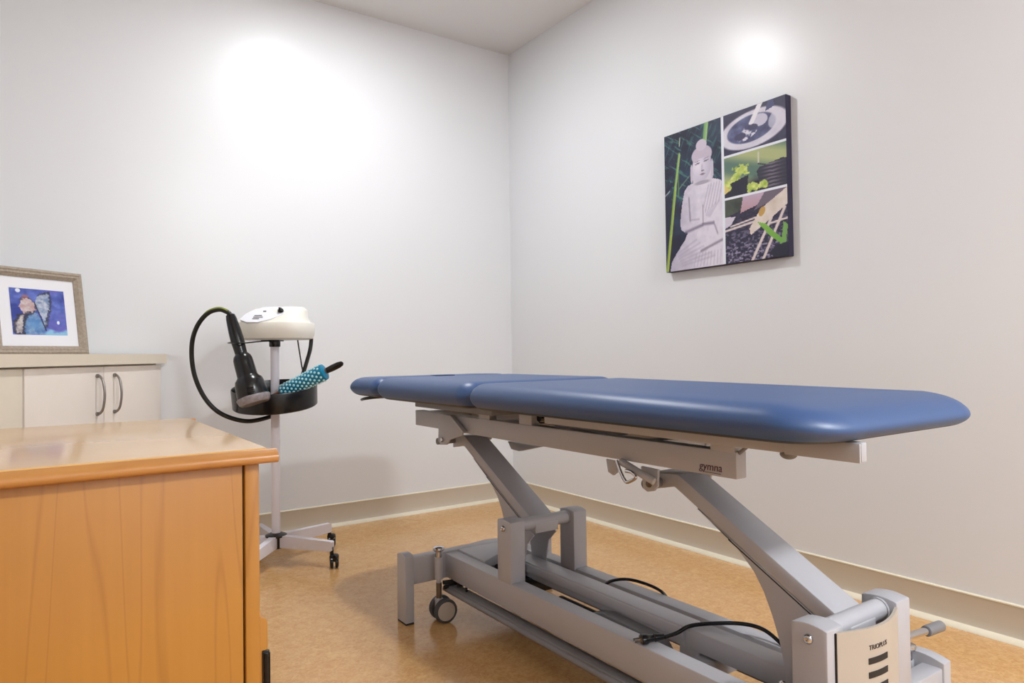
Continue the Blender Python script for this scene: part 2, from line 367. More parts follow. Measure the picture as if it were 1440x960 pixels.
for mb in pair(lambda: MB().prism(RB, 'x', -1.240, -1.232, 0.0015)): mb.build('pivot_bracket', M['grey'], T)
q = yz(913, 680, -1.24)
MB().cyl((-1.245, *q), (-1.238, *q), 0.009, 18, 0.003).build('bolt', M['steel'], T)
MB().cyl((-1.236, -2.362, 0.578), (-1.044, -2.362, 0.578), 0.012).build('upper_pivot_pin', M['grey_d'], T)
MB().cyl((-1.255, -1.338, 0.585), (-1.025, -1.338, 0.585), 0.012).build('upper_pivot_pin', M['grey_d'], T)
SB = [yz(*p, -1.25) for p in ((854, 645), (868, 648), (869, 664), (864, 668), (857, 663))]
MB().prism(SB, 'x', -1.255, -1.248, 0.001).build('lever_bracket', M['grey'], T)
FB = [yz(*p, -1.03) for p in ((717, 620), (735, 623), (762, 628), (733, 634), (722, 631))]
MB().prism(FB, 'x', -1.04, -1.02, 0.001).build('far_bracket', M['grey'], T)
# release lever with chrome ring
lv = MB().cyl((-1.275, *yz(872, 648, -1.275)), (-1.255, *yz(920, 677, -1.255)), 0.009, 18, 0.002).build('release_lever', M['grey'], T)
rg = [(-1.285, *yz(*p, -1.285)) for p in ((867, 647), (873, 664), (880, 677), (887, 676), (894, 671), (888, 664), (880, 662))]
MB().tube(rg, 0.0042, 10, 6).build('lever_handle', M['chrome'], lv)
# lift arms
XA0, XA1 = XM-0.045, XM+0.045
tube_p = [(-2.335, 0.600), (-2.422, 0.605), (-2.822, 0.386), (-2.848, 0.372), (-2.848, 0.342), (-2.815, 0.350), (-2.41, 0.573), (-2.335, 0.556)]
fin_p = [(-2.48, 0.5335), (-2.545, 0.500), (-2.590, 0.466), (-2.633, 0.425), (-2.657, 0.388), (-2.676, 0.345), (-2.692, 0.298), (-2.704, 0.244), (-2.71, 0.17), (-2.765, 0.17), (-2.80, 0.30), (-2.838, 0.335), (-2.815, 0.348)]
LBL = ('lift arm at the head end', 'lift arm at the foot end')
for dy in (1.007, 0.0):
    arm = MB().prism([(y+dy, z) for y, z in tube_p], 'x', XA0, XA1, 0.003).build('lift_arm', M['grey'], T)
    for mb in pair(lambda: MB().prism([(y+dy, z) for y, z in fin_p], 'x', XA0-0.001, XA0+0.004, 0.0012)): mb.build('gusset_plate', M['grey'], arm)
    gl = [(-2.568, 0.4815), (-2.79, 0.361)]
    MB().prism([(gl[0][0]+dy, gl[0][1]), (gl[1][0]+dy, gl[1][1]), (gl[1][0]+dy, gl[1][1]-0.003), (gl[0][0]+dy, gl[0][1]-0.003)], 'x', XA0-0.0016, XA0).build('seam_slot', M['slot'], arm)
    sp = -2.826+dy
    MB().cyl((-1.24, sp, 0.372), (-1.04, sp, 0.372), 0.0205, 32).cyl((-1.05, sp, 0.372), (-1.043, sp, 0.372), 0.0225, 32).build('pivot_shaft', M['grey'], T)
    # posts
    def post():
        y0, y1 = sp-0.036, sp+0.036; pts = [(y0, 0.205), (y1, 0.205)]
        for k in range(9):
            t = k/8; y = y1+(y0-y1)*t; pts.append((y, 0.388+0.010*math.sin(PI*(0.15+0.7*t))))
        return MB().prism(pts, 'x', -1.29, -1.236, 0.003)
    for i, mb in enumerate(pair(post)):
        p = mb.build('pivot_post', M['grey'], T)
        xs = (-1.2905, -1.299) if i == 0 else (2*XM+1.2905, 2*XM+1.299)
        MB().lathe([(0, 0.0095), (0.003, 0.0095), (0.006, 0.0075), (0.0082, 0.0045), (0.0072, 0.0030)], (xs[0], sp, 0.370), (xs[1], sp, 0.370), 20).build('bolt', M['chrome'], p)
# base
for mb in pair(lambda: MB().box(-1.29, -1.24, -2.80, -1.436, 0.130, 0.212, 0.004)): mb.build('base_rail', M['grey'], T)
MB().box(-1.42, 2*XM+1.42, -1.452, -1.412, 0.127, 0.217, 0.003).build('base_crossbar', M['grey'], T)
MB().box(-1.42, 2*XM+1.42, -2.864, -2.822, 0.127, 0.215, 0.003).build('base_crossbar', M['grey'], T)
def foot(y0, y1, arc):
    z1 = 0.226; pts = [(y0, 0.006), (y1, 0.006)]
    for k in range(9):
        t = k/8; y = y1+(y0-y1)*t; pts.append((y, z1+arc*math.sin(PI*t)))
    return MB().prism(pts, 'x', -1.448, -1.416, 0.0025)
for (y0, y1, a) in ((-1.463, -1.398, 0.008), (-2.868, -2.765, 0.010)):
    for i, mb in enumerate(pair(foot, y0, y1, a)):
        ft = mb.build('end_foot', M['grey'], T)
        xx = (-1.4475, -1.4165) if i == 0 else (2*XM+1.4165, 2*XM+1.4475)
        MB().box(*xx, y0+0.001, y1-0.001, 0, 0.0065, 0.001).build('foot_pad', M['dark'], ft)
# pedal bars low along both sides
for mb in pair(lambda: MB().box(-1.306, -1.268, -2.83, -1.475, 0.097, 0.115, 0.003).cyl((-1.306, -2.84, 0.101), (-1.306, -1.475, 0.101), 0.009, 14)): mb.build('pedal_bar', M['grey_d'], T)
for y in (-1.53, -1.585, -2.45):
    for mb in pair(lambda: MB().cyl((-1.285, y, 0.105), (-1.285, y, 0.134), 0.004, 10)): mb.build('pedal_pin', M['black'], T)
MB().tube([(-1.325, -1.50, 0.13), (-1.30, -1.50, 0.128), (-1.27, -1.50, 0.124), (-1.24, -1.52, 0.118)], 0.007).tube([(-1.32, -1.495, 0.112), (-1.28, -1.50, 0.112), (-1.24, -1.51, 0.112)], 0.007).build('pedal_linkage', M['dark'], T)
# motor plate, actuator box, drive
pl = [(-1.236, -1.45), (-1.10, -1.44), (-1.03, -1.455), (-1.03, -1.58), (-1.06, -1.64), (-1.12, -1.655), (-1.236, -1.60)]
MB().prism([(-1.236, -1.436), (-1.18, -1.41), (-1.10, -1.395), (-1.03, -1.41), (-1.02, -1.47), (-1.06, -1.52), (-1.10, -1.55), (-1.236, -1.625)], 'z', 0.150, 0.216, 0.004).build('motor_cover', M['grey'], T)
MB().box(-1.225, -1.05, -1.80, -1.60, 0.14, 0.19, 0.008).cyl((-1.21, -1.66, 0.19), (-1.06, -1.66, 0.19), 0.02, 18).build('motor', M['black'], T)
bx = MB().box(-1.168, -1.108, -2.42, -1.70, 0.186, 0.236, 0.004).box(-1.174, -1.162, -2.42, -1.70, 0.205, 0.232, 0.003).build('centre_tube', M['grey'], T)
MB().box(-1.168, -1.108, -2.80, -2.435, 0.186, 0.236, 0.004).build('centre_tube', M['grey'], T)
MB().box(-1.245, -1.06, -2.50, -2.45, 0.135, 0.178, 0.003).box(-1.165, -1.112, -2.46, -2.40, 0.16, 0.226, 0.002).build('cross_plate', M['grey'], T)
MB().cyl((-1.185, -1.78, 0.165), (-1.185, -2.11, 0.165), 0.012).cyl((-1.185, -1.96, 0.165), (-1.185, -2.14, 0.165), 0.02, 20).build('actuator', M['black'], T)
MB().prism([(-2.12, 0.145), (-2.12, 0.188), (-2.17, 0.200), (-2.36, 0.195), (-2.40, 0.150)], 'x', -1.205, -1.165, 0.004).build('actuator_housing', M['grey_d'], T)
MB().box(-1.235, -1.17, -2.80, -2.52, 0.125, 0.15, 0.004).build('drive_tray', M['dark'], T)
# foot-end cover panel, curved, with slots and lettering
pp = []
QX0, QX1 = -1.264, -1.047
def parc(t): return (QX0+(QX1-QX0)*t, -2.8655-0.026*math.sin(PI*t))
for k in range(17): pp.append(parc(k/16))
for k in range(16, -1, -1): pp.append((parc(k/16)[0], parc(k/16)[1]+0.006))
cpn = MB().prism(pp, 'z', 0.085, 0.386).build('cover_panel', M['grey_b'], T)
tag(cpn, 'beige-grey cover panel with lettering and slots')
MB().box(-1.2665, -1.2638, -2.8655, -2.857, 0.085, 0.385).build('panel_gap', M['slot'], cpn)
def on_panel(mb):
    out = []
    for x, y, z in mb.v:
        t = (x-QX0)/(QX1-QX0); out.append((x, parc(t)[1]+y, z))
    mb.v = out; return mb
for k in range(6):
    zc = 0.326-0.0255*k; pts = []
    for j in range(9): pts.append((-1.198+0.058*j/8, zc-0.0055))
    for j in range(8, -1, -1): pts.append((-1.198+0.058*j/8, zc+0.0055))
    m_ = MB()
    for j in range(8): m_.prism([pts[j], pts[j+1], pts[16-j], pts[17-j]], 'y', -0.0012, 0.002)
    on_panel(m_).build('vent_slot', M['slot'], cpn)
tx = text_mesh('TRIOPLUS', 0.0125, space=1.0); tx.xf(Matrix.Translation((-1.169, -0.0006, 0.350)) @ Matrix.Rotation(R(90), 4, 'X'))
on_panel(tx).build('lettering', M['ink'], cpn)
gt = text_mesh('gymna', 0.024, space=1.0, shear=0.12)
gt.xf(Matrix.Translation((BX-0.0005, -2.585, 0.651)) @ Matrix.Rotation(R(-90), 4, 'Z') @ Matrix.Rotation(R(90), 4, 'X'))
bm_near = [o for o in T.children if o.name == 'lift_beam'][0]
gt.build('lettering', M['inkp'], bm_near)
MB().box(BX-0.0006, BX, -2.612, -2.568, 0.6385, 0.6395).build('lettering_underline', M['inkp'], bm_near)
# casters
def caster(x, y, rz, pedal):
    st = MB().lathe([(0, 0.0075), (0.055, 0.0075), (0.055, 0.014), (0.128, 0.014), (0.128, 0.0105), (0.148, 0.0105), (0.150, 0.016), (0.154, 0.019), (0.160, 0.018), (0.163, 0.010)], (x, y, 0.088), (x, y, 0.3), 24)
    s = st.build('caster_stem', M['grey'], T)
    MB().lathe([(0, 0.0112), (0.018, 0.0108), (0.021, 0.017), (0.026, 0.0195), (0.032, 0.0185), (0.0355, 0.010)], (x, y, 0.217), (x, y, 0.3), 24).build('stem_cap', M['chrome'], s)
    MB().cyl((x, y, 0.060), (x, y, 0.131), 0.0095, 18).build('stem_pin', M['steel'], s)
    d = Vector((math.cos(rz), math.sin(rz), 0)); c = Vector((x, y, 0.0405)) + Vector((-d.y, d.x, 0))*0.014
    hub = MB().cyl(c-d*0.012, c+d*0.012, 0.026, 24).box(x-0.012, x+0.012, y-0.012, y+0.012, 0.048, 0.080, 0.004)
    h = hub.build('caster_wheel', M['grey'], T)
    for sg in (-1, 1):
        a = c+d*0.012*sg; b = c+d*0.032*sg
        MB().lathe([(0, 0.036), (0.003, 0.0395), (0.010, 0.0405), (0.017, 0.0395), (0.020, 0.035), (0.0195, 0.031)], a, b, 36).build('tyre', M['tyre'], h)
        MB().lathe([(0, 0.0315), (0.0015, 0.030), (0.003, 0.02), (0.003, 0.0)], b-d*sg*0.0008, b+d*0.01*sg, 32).build('hub_cap', M['grey_b'], h)
caster(-1.338, -1.492, R(264), False)
caster(2*XM+1.338, -1.375, R(250), False)
caster(-1.352, -2.755, R(236), False)
caster(-0.876, -2.797, R(250), False)
# chrome pedal lever at the foot end
pdl = MB().tube([(-0.985, -2.80, 0.282), (-0.88, -2.80, 0.266), (-0.78, -2.80, 0.257)], 0.0085, 14, 0).build('foot_lever', M['chrome'], T)
MB().cyl((-0.793, -2.80, 0.258), (-0.722, -2.80, 0.2535), 0.0125, 20, 0.003).build('lever_grip', M['grey_d'], pdl)
MB().cyl((-0.903, -2.80, 0.11), (-0.903, -2.80, 0.268), 0.007, 12).build('lever_rod', M['steel'], T)
MB().lathe([(0, 0.010), (0.004, 0.009), (0.007, 0.004)], (-1.291, -2.772, 0.264), (-1.299, -2.772, 0.264), 18).build('bolt', M['chrome'], T)
MB().tube([(-1.293, -2.80, 0.262), (-1.297, -2.825, 0.272), (-1.297, -2.85, 0.272), (-1.293, -2.865, 0.262)], 0.004).build('cable_guide', M['grey_d'], T)
# short supply cable beyond the centre tube
MB().tube([(-1.085, -2.03, 0.205), (-1.07, -2.05, 0.228), (-1.045, -2.09, 0.240), (-1.02, -2.13, 0.236), (-0.995, -2.17, 0.222), (-0.982, -2.19, 0.200), (-0.980, -2.20, 0.16)], 0.0045, 10).build('supply_cable', M['black'], T)
# power cord
PC = empty('power_cord', (-1.26, -2.39, 0.212), 'black power cord with plug lying across the grey base of the treatment table', 'power cord')
MB().tube([(-1.235, -2.418, 0.226), (-1.20, -2.425, 0.230), (-1.165, -2.435, 0.2415), (-1.11, -2.46, 0.2425), (-1.06, -2.50, 0.243), (-1.035, -2.54, 0.238), (-1.03, -2.58, 0.222), (-1.035, -2.62, 0.20), (-1.045, -2.65, 0.170)], 0.0048, 12).build('cord', M['black'], PC)
ax = Vector((0.055, -0.026, 0.003)).normalized(); P0 = Vector((-1.288, -2.392, 0.2245))
sd = ax.cross(Vector((0, 0, 1))).normalized(); uz = sd.cross(ax)
def plugring(t, wv, hv): 
    c = P0+ax*t; return [c+sd*wv*math.cos(2*PI*k/20)*1.0+uz*hv*math.sin(2*PI*k/20) for k in range(20)]
MB().loft([plugring(0, 0.014, 0.009), plugring(0.003, 0.016, 0.0115), plugring(0.014, 0.0155, 0.0115), plugring(0.020, 0.011, 0.009), plugring(0.032, 0.009, 0.008), plugring(0.034, 0.011, 0.0095), plugring(0.038, 0.0105, 0.009), plugring(0.058, 0.006, 0.006)]).build('plug', M['black'], PC)
for sg in (-1, 1):
    a = P0+sd*0.0065*sg
    MB().loft([[a+sd*i*0.0008+uz*j*0.0032-ax*t for i, j in ((-1, -1), (1, -1), (1, 1), (-1, 1))] for t in (-0.002, 0.016)]).build('prong', M['chrome'], PC)

# ------------------------------------------------------------------ massager trolley
HX, HY = -1.59, -0.46; YW = YAW-PI/2
ZH = 3.05
def loc(px, py, y=0.0):
    """a spot seen at px,py and lying y metres beyond the pole, in the trolley's own frame"""
    d = ZH+y; a = (px-720)/FPX*d-(386-720)/FPX*ZH; hz = 497.6-(px-720)*0.01317
    return Vector((a, y, CZ-(py-hz)/FPX*d))
TR = empty('trolley', (HX, HY, 0), 'white five-legged trolley with cream massage unit and black tray by the left wall', 'trolley', YW, local=True)
MB().cyl((0, 0, 0.10), (0, 0, 0.52), 0.0185, 24).build('pole', M['white_m'], TR)
MB().cyl((0, 0, 0.52), (0.0, 0, 0.965), 0.0185, 24).cyl((0, 0, 0.515), (0, 0, 0.535), 0.0205, 24).build('upper_pole', M['white_m'], TR)
hubo = MB().lathe([(0, 0.034), (0.045, 0.034), (0.05, 0.046), (0.056, 0.047), (0.06, 0.040), (0.066, 0.024)], (0, 0, 0.062), (0, 0, 1), 28).build('hub', M['black'], TR)
for k in range(5):
    a = R(-54+72*k)-YW; d = Vector((math.cos(a), math.sin(a), 0)); n = Vector((-d.y, d.x, 0))
    rings = []
    for t, z0, z1, wv in ((0.03, 0.066, 0.118, 0.015), (0.06, 0.066, 0.118, 0.015), (0.285, 0.070, 0.112, 0.012), (0.292, 0.074, 0.108, 0.010)):
        p = d*t; rings.append([p+n*wv+Vector((0, 0, z0)), p-n*wv+Vector((0, 0, z0)), p-n*wv+Vector((0, 0, z1)), p+n*wv+Vector((0, 0, z1))])
    lg = MB().loft(rings).build('leg', M['white_m'], TR)
    ca = MB().cyl(d*0.286+Vector((0, 0, 0.045)), d*0.286+Vector((0, 0, 0.088)), 0.008, 12)
    c2 = d*0.298; wd = Vector((0.95, 0.3, 0)).normalized()
    for sg in (-1, 1): ca.lathe([(0, 0.021), (0.003, 0.0235), (0.010, 0.0235), (0.014, 0.019)], c2+Vector((0, 0, 0.0235))+wd*0.004*sg, c2+Vector((0, 0, 0.0235))+wd*0.03*sg, 22)
    ca.box(c2.x-0.019, c2.x+0.019, c2.y-0.016, c2.y+0.016, 0.026, 0.060, 0.010)
    ca.build('caster', M['black'], lg)
# tray (tilted a little towards the room)
TM = Matrix.Translation((0, 0, 0.728)) @ Matrix.Rotation(R(8.5), 4, 'X')
tr = MB().lathe([(0, 0.02), (0, 0.175), (0.004, 0.179), (0.084, 0.1815), (0.088, 0.1795), (0.084, 0.177), (0.006, 0.174), (0.006, 0.02)], (0, 0, -0.045), (0, 0, 1), 56).xf(TM)
tr.build('tray', M['black'], TR)
MB().cyl((0, 0, 0.655), (0, 0, 0.725), 0.024, 24).build('tray_collar', M['black'], TR)
# massage unit
def sup(a0, a1, y0, y1, z, e=3.2, n=48, sk=0.0):
    ca, cy = (a0+a1)/2, (y0+y1)/2; ra, ry = (a1-a0)/2, (y1-y0)/2; pts = []
    for k in range(n):
        t = 2*PI*k/n; c, s = math.cos(t), math.sin(t)
        x = ca+ra*math.copysign(abs(c)**(2/e), c); y = cy+ry*math.copysign(abs(s)**(2/e), s)
        pts.append(Vector((x, y, z+sk*(x-ca))))
    return pts
a0, a1 = loc(334, 470).x, loc(439, 470).x
zb = loc(386, 478).z; y0, y1 = -0.13, 0.13
body = MB().loft([sup(a0+0.035, a1-0.03, y0+0.03, y1-0.03, zb), sup(a0+0.012, a1-0.008, y0+0.01, y1-0.01, zb+0.006), sup(a0+0.004, a1-0.002, y0, y1, zb+0.025),
    sup(a0, a1, y0, y1, zb+0.066), sup(a0+0.003, a1-0.004, y0+0.003, y1-0.003, zb+0.074), sup(a0+0.012, a1-0.02, y0+0.014, y1-0.01, zb+0.080),
    sup(a0+0.02, a1-0.03, y0+0.03, y1-0.012, zb+0.095, sk=0.03), sup(a0+0.04, a1-0.035, y0+0.07, y1-0.016, zb+0.125, sk=0.05), sup(a0+0.07, a1-0.05, y0+0.10, y1-0.03, zb+0.142, sk=0.045), sup(a0+0.10, a1-0.08, y0+0.13, y1-0.05, zb+0.147, sk=0.03)]).build('massage_unit', M['cream'], TR)
tag(body, 'cream plastic massage unit')
MB().cyl((0, 0, zb-0.030), (0, 0, zb+0.004), 0.024, 24, 0.003).box(-0.05, 0.03, -0.03, 0.03, zb-0.006, zb+0.003).build('unit_collar', M['black'], TR)
# sloped control face, set into the front of the unit
fo = [loc(*p, -0.10).xz for p in ((339, 450), (342, 443), (350, 436), (362, 431), (380, 430), (398, 431), (404, 434), (396, 442), (383, 449), (366, 454), (350, 454))]
pts = []
zlo = min(p[1] for p in fo); zhi = max(p[1] for p in fo)
ring0 = []; ring1 = []
for x, z in fo:
    y = -0.128+0.105*(z-zlo)/(zhi-zlo); ring1.append(Vector((x, y-0.006, z+0.003))); ring0.append(Vector((x, y+0.02, z-0.02)))
fp = MB().loft([ring0, ring1]).build('control_face', M['panel'], body)
def onface(px, py):
    v = loc(px, py, -0.10); return Vector((v.x, -0.128+0.105*(v.z-zlo)/(zhi-zlo)-0.008, v.z+0.004))
nf = Vector((0, -0.5, 0.86)).normalized()
k0 = onface(391, 438)
MB().lathe([(0, 0.013), (0.008, 0.012), (0.010, 0.008)], k0, k0+nf*0.1, 20).box(k0.x-0.004, k0.x+0.004, k0.y-0.018, k0.y+0.004, k0.z+0.002, k0.z+0.016, 0.001).build('dial_knob', M['black'], body)
for px, py, wv, hv in ((362, 444.5, 0.016, 0.0022), (363, 447, 0.020, 0.002), (361, 449.3, 0.014, 0.0018), (368, 438, 0.006, 0.003)):
    k = onface(px, py); MB().box(k.x-wv, k.x+wv, k.y-0.001, k.y+0.003, k.z-hv, k.z+hv).build('control_mark', M['clear'], fp)
# wire holder ring under the unit and cables behind
hr = [loc(320, 482, -0.20), loc(327, 482, -0.24), loc(338, 482, -0.245), loc(345, 482, -0.20), loc(338, 481, -0.165), loc(327, 481, -0.165)]
hring = MB().tube(hr, 0.003, 8, 5, closed=True).tube([loc(345, 482, -0.20), loc(365, 480, -0.10), loc(380, 479, -0.02)], 0.003, 8, 0).build('wire_holder', M['black'], TR)
MB().tube([loc(436, 466, 0.08), loc(437.5, 474, 0.09), loc(436, 490, 0.09), loc(431, 508, 0.06), loc(425, 527, 0.03), loc(418, 548, 0.0), loc(405, 560, -0.03)], 0.0088, 12).build('hose', M['hose'], TR)
MB().tube([loc(418, 476, 0.06), loc(420, 490, 0.06), loc(423, 510, 0.05), loc(425, 528, 0.04), loc(420, 556, 0.0)], 0.0032, 8).build('thin_cable', M['black'], TR)

# handpiece with its flexible drive hose
YH = -0.205
h0 = loc(323, 441, YH+0.02); h1 = loc(357, 564, YH-0.015); ax = (h1-h0).normalized()
L = (h1-h0).length; k = L/126.6
HP = empty('massage_handpiece', (HX, HY, 0), 'black massage handpiece with clear applicator ring and long hose, hanging in the wire holder', 'massager', YW, local=True)
MB().lathe([(0, 0.010), (2*k, 6.0*k), (8*k, 7.2*k), (26*k, 8.6*k), (38*k, 9.0*k), (52*k, 8.2*k), (60*k, 8.0*k)], h0, h1, 32).build('grip', M['black'], HP)
MB().lathe([(58*k, 8*k), (62*k, 11.2*k), (66*k, 12.6*k), (72*k, 13*k), (90*k, 13.5*k), (92*k, 14.5*k), (96*k, 18*k), (102*k, 19.5*k), (120*k, 21*k), (122*k, 20*k)], h0, h1, 36).build('motor_head', M['black'], HP)
MB().lathe([(119*k, 20*k), (120.5*k, 22.3*k), (122*k, 22.5*k), (128*k, 20.5*k), (130*k, 18.5*k), (130*k, 5*k)], h0, h1, 48).build('applicator_ring', M['clear'], HP)
for t in (105, 108, 111):
    c = h0+ax*t*k; MB().box(c.x+0.012, c.x+0.034, c.y-0.0645, c.y-0.055, c.z-0.003, c.z-0.0005).build('vent_line', M['slot'], HP)
hose = [loc(324, 443, YH+0.02), loc(320, 439, YH+0.02), loc(308, 435, YH+0.02), loc(292, 440, YH+0.02), loc(278, 456, YH+0.02), loc(270, 478, YH+0.03), loc(269, 505, YH+0.04), loc(274, 532, YH+0.05), loc(286, 558, YH+0.07), loc(303, 577, YH+0.09), loc(325, 588, YH+0.12), loc(350, 592, YH+0.16), loc(378, 586, YH+0.23), loc(392, 578, YH+0.28)]
MB().tube(hose[:5]+hose[5:], 0.0095, 14, 8).build('drive_hose', M['hose'], HP)
MB().tube([p+Vector((0, 0.0, 0.0035)) for p in hose[1:5]], 0.0082, 12, 8).build('hose_sleeve', M['hoseg'], HP)

# massage roller with handles, leaning out of the tray
RO = empty('massage_roller', (HX, HY, 0), 'teal knobbed massage roller with black and brown handles, leaning in the black tray', 'massage roller', YW, local=True)
p0 = loc(384, 557, -0.06); p1 = loc(482, 510, -0.10); d = (p1-p0).normalized(); LL = (p1-p0).length
f = LL/108.7
body = [(12*f, 6*f), (14*f, 9*f), (45*f, 10*f), (76*f, 11.5*f), (80*f, 11*f), (82*f, 6*f)]
ro = MB().lathe(body, p0, p1, 30).build('roller', M['teal'], RO)
aa = d.orthogonal().normalized(); bb = d.cross(aa); nb = MB()
for i in range(13):
    t = (17+i*4.9)*f; r = (9+2.2*(t/f-14)/62)*f
    for j in range(11):
        th = 2*PI*(j+0.5*(i % 2))/11; c = p0+d*t+(aa*math.cos(th)+bb*math.sin(th))*r
        nb.sphere(c, 1.75*f, u=7, v=5)
tag(nb.build('roller_nubs', M['tealw'], ro), kind='stuff')
MB().lathe([(80*f, 3.6*f), (90*f, 3.8*f)], p0, p1, 20).build('handle_collar', M['brown'], RO)
MB().lathe([(84*f, 4.0*f), (92*f, 4.6*f), (102*f, 4.4*f), (107*f, 3.2*f), (108.7*f, 1.2*f)], p0, p1, 20).build('grip', M['black'], RO)
MB().lathe([(-2*f, 2.6*f), (0, 3.6*f), (13*f, 3.6*f)], p0, p1, 20).build('grip', M['brown'], RO)
MB().prism([(-0.02, -0.006), (0.12, -0.006), (0.12, 0.006), (-0.02, 0.006)], 'y', -0.008, 0.008, 0.002).xf(Matrix.Translation(loc(392, 550, 0.0)) @ Matrix.Rotation(R(-26), 4, 'Y')).build('wooden_stick', M['brown'], RO)

# ------------------------------------------------------------------ wall cabinet with counter
YF = 1.62                                   # its front, this far left of the camera; it fills the corner
CB = empty('cabinet', (CX, CY, 0), 'low pale laminate cabinet with two bow-handled doors, along the left wall behind the desk', 'cabinet', YAW, local=True)
def zb_(y): return (-CY-FX*y)/FY-0.033      # where the back wall cuts it off
Z0 = 1.86
def slab(y0, y1, a, b): return MB().prism([(Z0, y0), (zb_(y0), y0), (zb_(y1), y1), (Z0, y1)], 'z', a, b)
slab(YF+0.02, YL-0.003, 0.09, 0.878).build('carcass', M['lam_d'], CB)
slab(YF+0.07, YL-0.003, 0.0, 0.09).build('plinth', M['gap'], CB)
for x0, x1, hx in ((2.293, 2.7365, 2.690), (2.7415, 3.182, 2.806)):
    dr = MB().box(x0, x1, YF, YF+0.018, 0.10, 0.872, 0.0015).build('door', M['lam'], CB)
    h = [(hx, YF+0.001, 0.838), (hx, YF-0.014, 0.833), (hx, YF-0.026, 0.812), (hx, YF-0.032, 0.762), (hx, YF-0.026, 0.712), (hx, YF-0.014, 0.691), (hx, YF+0.001, 0.686)]
    MB().tube(h, 0.0048, 10, 6).cyl((hx, YF+0.001, 0.836), (hx, YF-0.008, 0.836), 0.0075, 14).cyl((hx, YF+0.001, 0.688), (hx, YF-0.008, 0.688), 0.0075, 14).build('handle', M['pewter'], dr)
MB().box(Z0, 2.284, YF, YF+0.018, 0.10, 0.872, 0.0015).build('side_door', M['lam_d'], CB)
CT = slab(YF-0.018, YL-0.003, 0.8785, 0.921)
CT.v = [(CX+FX*x-FY*y, CY+FY*x+FX*y, z) for x, y, z in CT.v]
CT = CT.build('countertop', M['lam_d'])
tag(CT, 'pale laminate countertop with a square front edge on the cabinet', 'countertop')
# ------------------------------------------------------------------ printed pictures: painted cell by cell
rng = np.random.RandomState(5)
def vnoise(u, v, f, seed):
    g = np.random.RandomState(seed).rand(64, 64); x = u*f; y = v*f
    i = np.floor(x).astype(int); j = np.floor(y).astype(int); a = x-i; b = y-j; a = a*a*(3-2*a); b = b*b*(3-2*b)
    G = lambda i, j: g[i % 64, j % 64]
    return G(i, j)*(1-a)*(1-b)+G(i+1, j)*a*(1-b)+G(i, j+1)*(1-a)*b+G(i+1, j+1)*a*b
def fb(u, v, f, s): return 0.55*vnoise(u, v, f, s)+0.3*vnoise(u, v, f*2.1, s+1)+0.15*vnoise(u, v, f*4.3, s+2)
def inpoly(u, v, pts):
    r = np.zeros(u.shape, bool); n = len(pts)
    for i in range(n):
        (x1, y1), (x2, y2) = pts[i], pts[(i+1) % n]
        if y1 == y2: continue
        r ^= ((y1 > v) != (y2 > v)) & (u < (x2-x1)*(v-y1)/(y2-y1)+x1)
    return r
def ell(u, v, cx, cy, rx, ry, ang=0.0):
    a = math.radians(ang); du, dv = u-cx, v-cy; x = du*math.cos(a)+dv*math.sin(a); y = -du*math.sin(a)+dv*math.cos(a)
    return np.sqrt((x/rx)**2+(y/ry)**2)
def segd(u, v, a, b):
    ax_, ay = a; bx_, by = b; dx, dy = bx_-ax_, by-ay; t = np.clip(((u-ax_)*dx+(v-ay)*dy)/(dx*dx+dy*dy), 0, 1)
    return np.hypot(u-ax_-t*dx, v-ay-t*dy), t
def put(col, mask, c, a=1.0):
    m = (np.clip(mask, 0, 1)*a)[..., None] if mask.dtype != bool else mask[..., None]*a
    col[:] = col*(1-m)+np.array(c, float)*m if not isinstance(c, np.ndarray) else col*(1-m)+c*m
def grad(a, b, t): t = np.clip(t, 0, 1)[..., None]; return np.array(a, float)*(1-t)+np.array(b, float)*t
def picture(name, nx, ny, paint, origin, eu, ev, parent, m):
    """a flat sheet of nx*ny cells; eu to the right, ev down"""
    u, v = np.meshgrid((np.arange(nx)+0.5)/nx, (np.arange(ny)+0.5)/ny)
    col = np.clip(paint(u, v), 0, 255)/255.0
    colL = np.where(col <= 0.04045, col/12.92, ((col+0.055)/1.055)**2.4)
    gu, gv = np.meshgrid(np.arange(nx+1)/nx, np.arange(ny+1)/ny)
    off = np.array(parent.get('_o', (0, 0, 0)))
    P = np.array(origin)[None, None]+gu[..., None]*np.array(eu)+gv[..., None]*np.array(ev)-off
    idx = np.arange((nx+1)*(ny+1)).reshape(ny+1, nx+1)
    F = np.stack([idx[:-1, :-1], idx[1:, :-1], idx[1:, 1:], idx[:-1, 1:]], -1).reshape(-1, 4)
    me = bpy.data.meshes.new(name); me.from_pydata(P.reshape(-1, 3).tolist(), [], F.tolist())
    at = me.attributes.new('print', 'FLOAT_COLOR', 'CORNER')
    c4 = np.concatenate([colL.reshape(-1, 3), np.ones((nx*ny, 1))], 1).repeat(4, 0)
    at.data.foreach_set('color', c4.astype(np.float32).ravel()); me.materials.append(m); me.update()
    o = bpy.data.objects.new(name, me); C.objects.link(o); o.parent = parent; return o

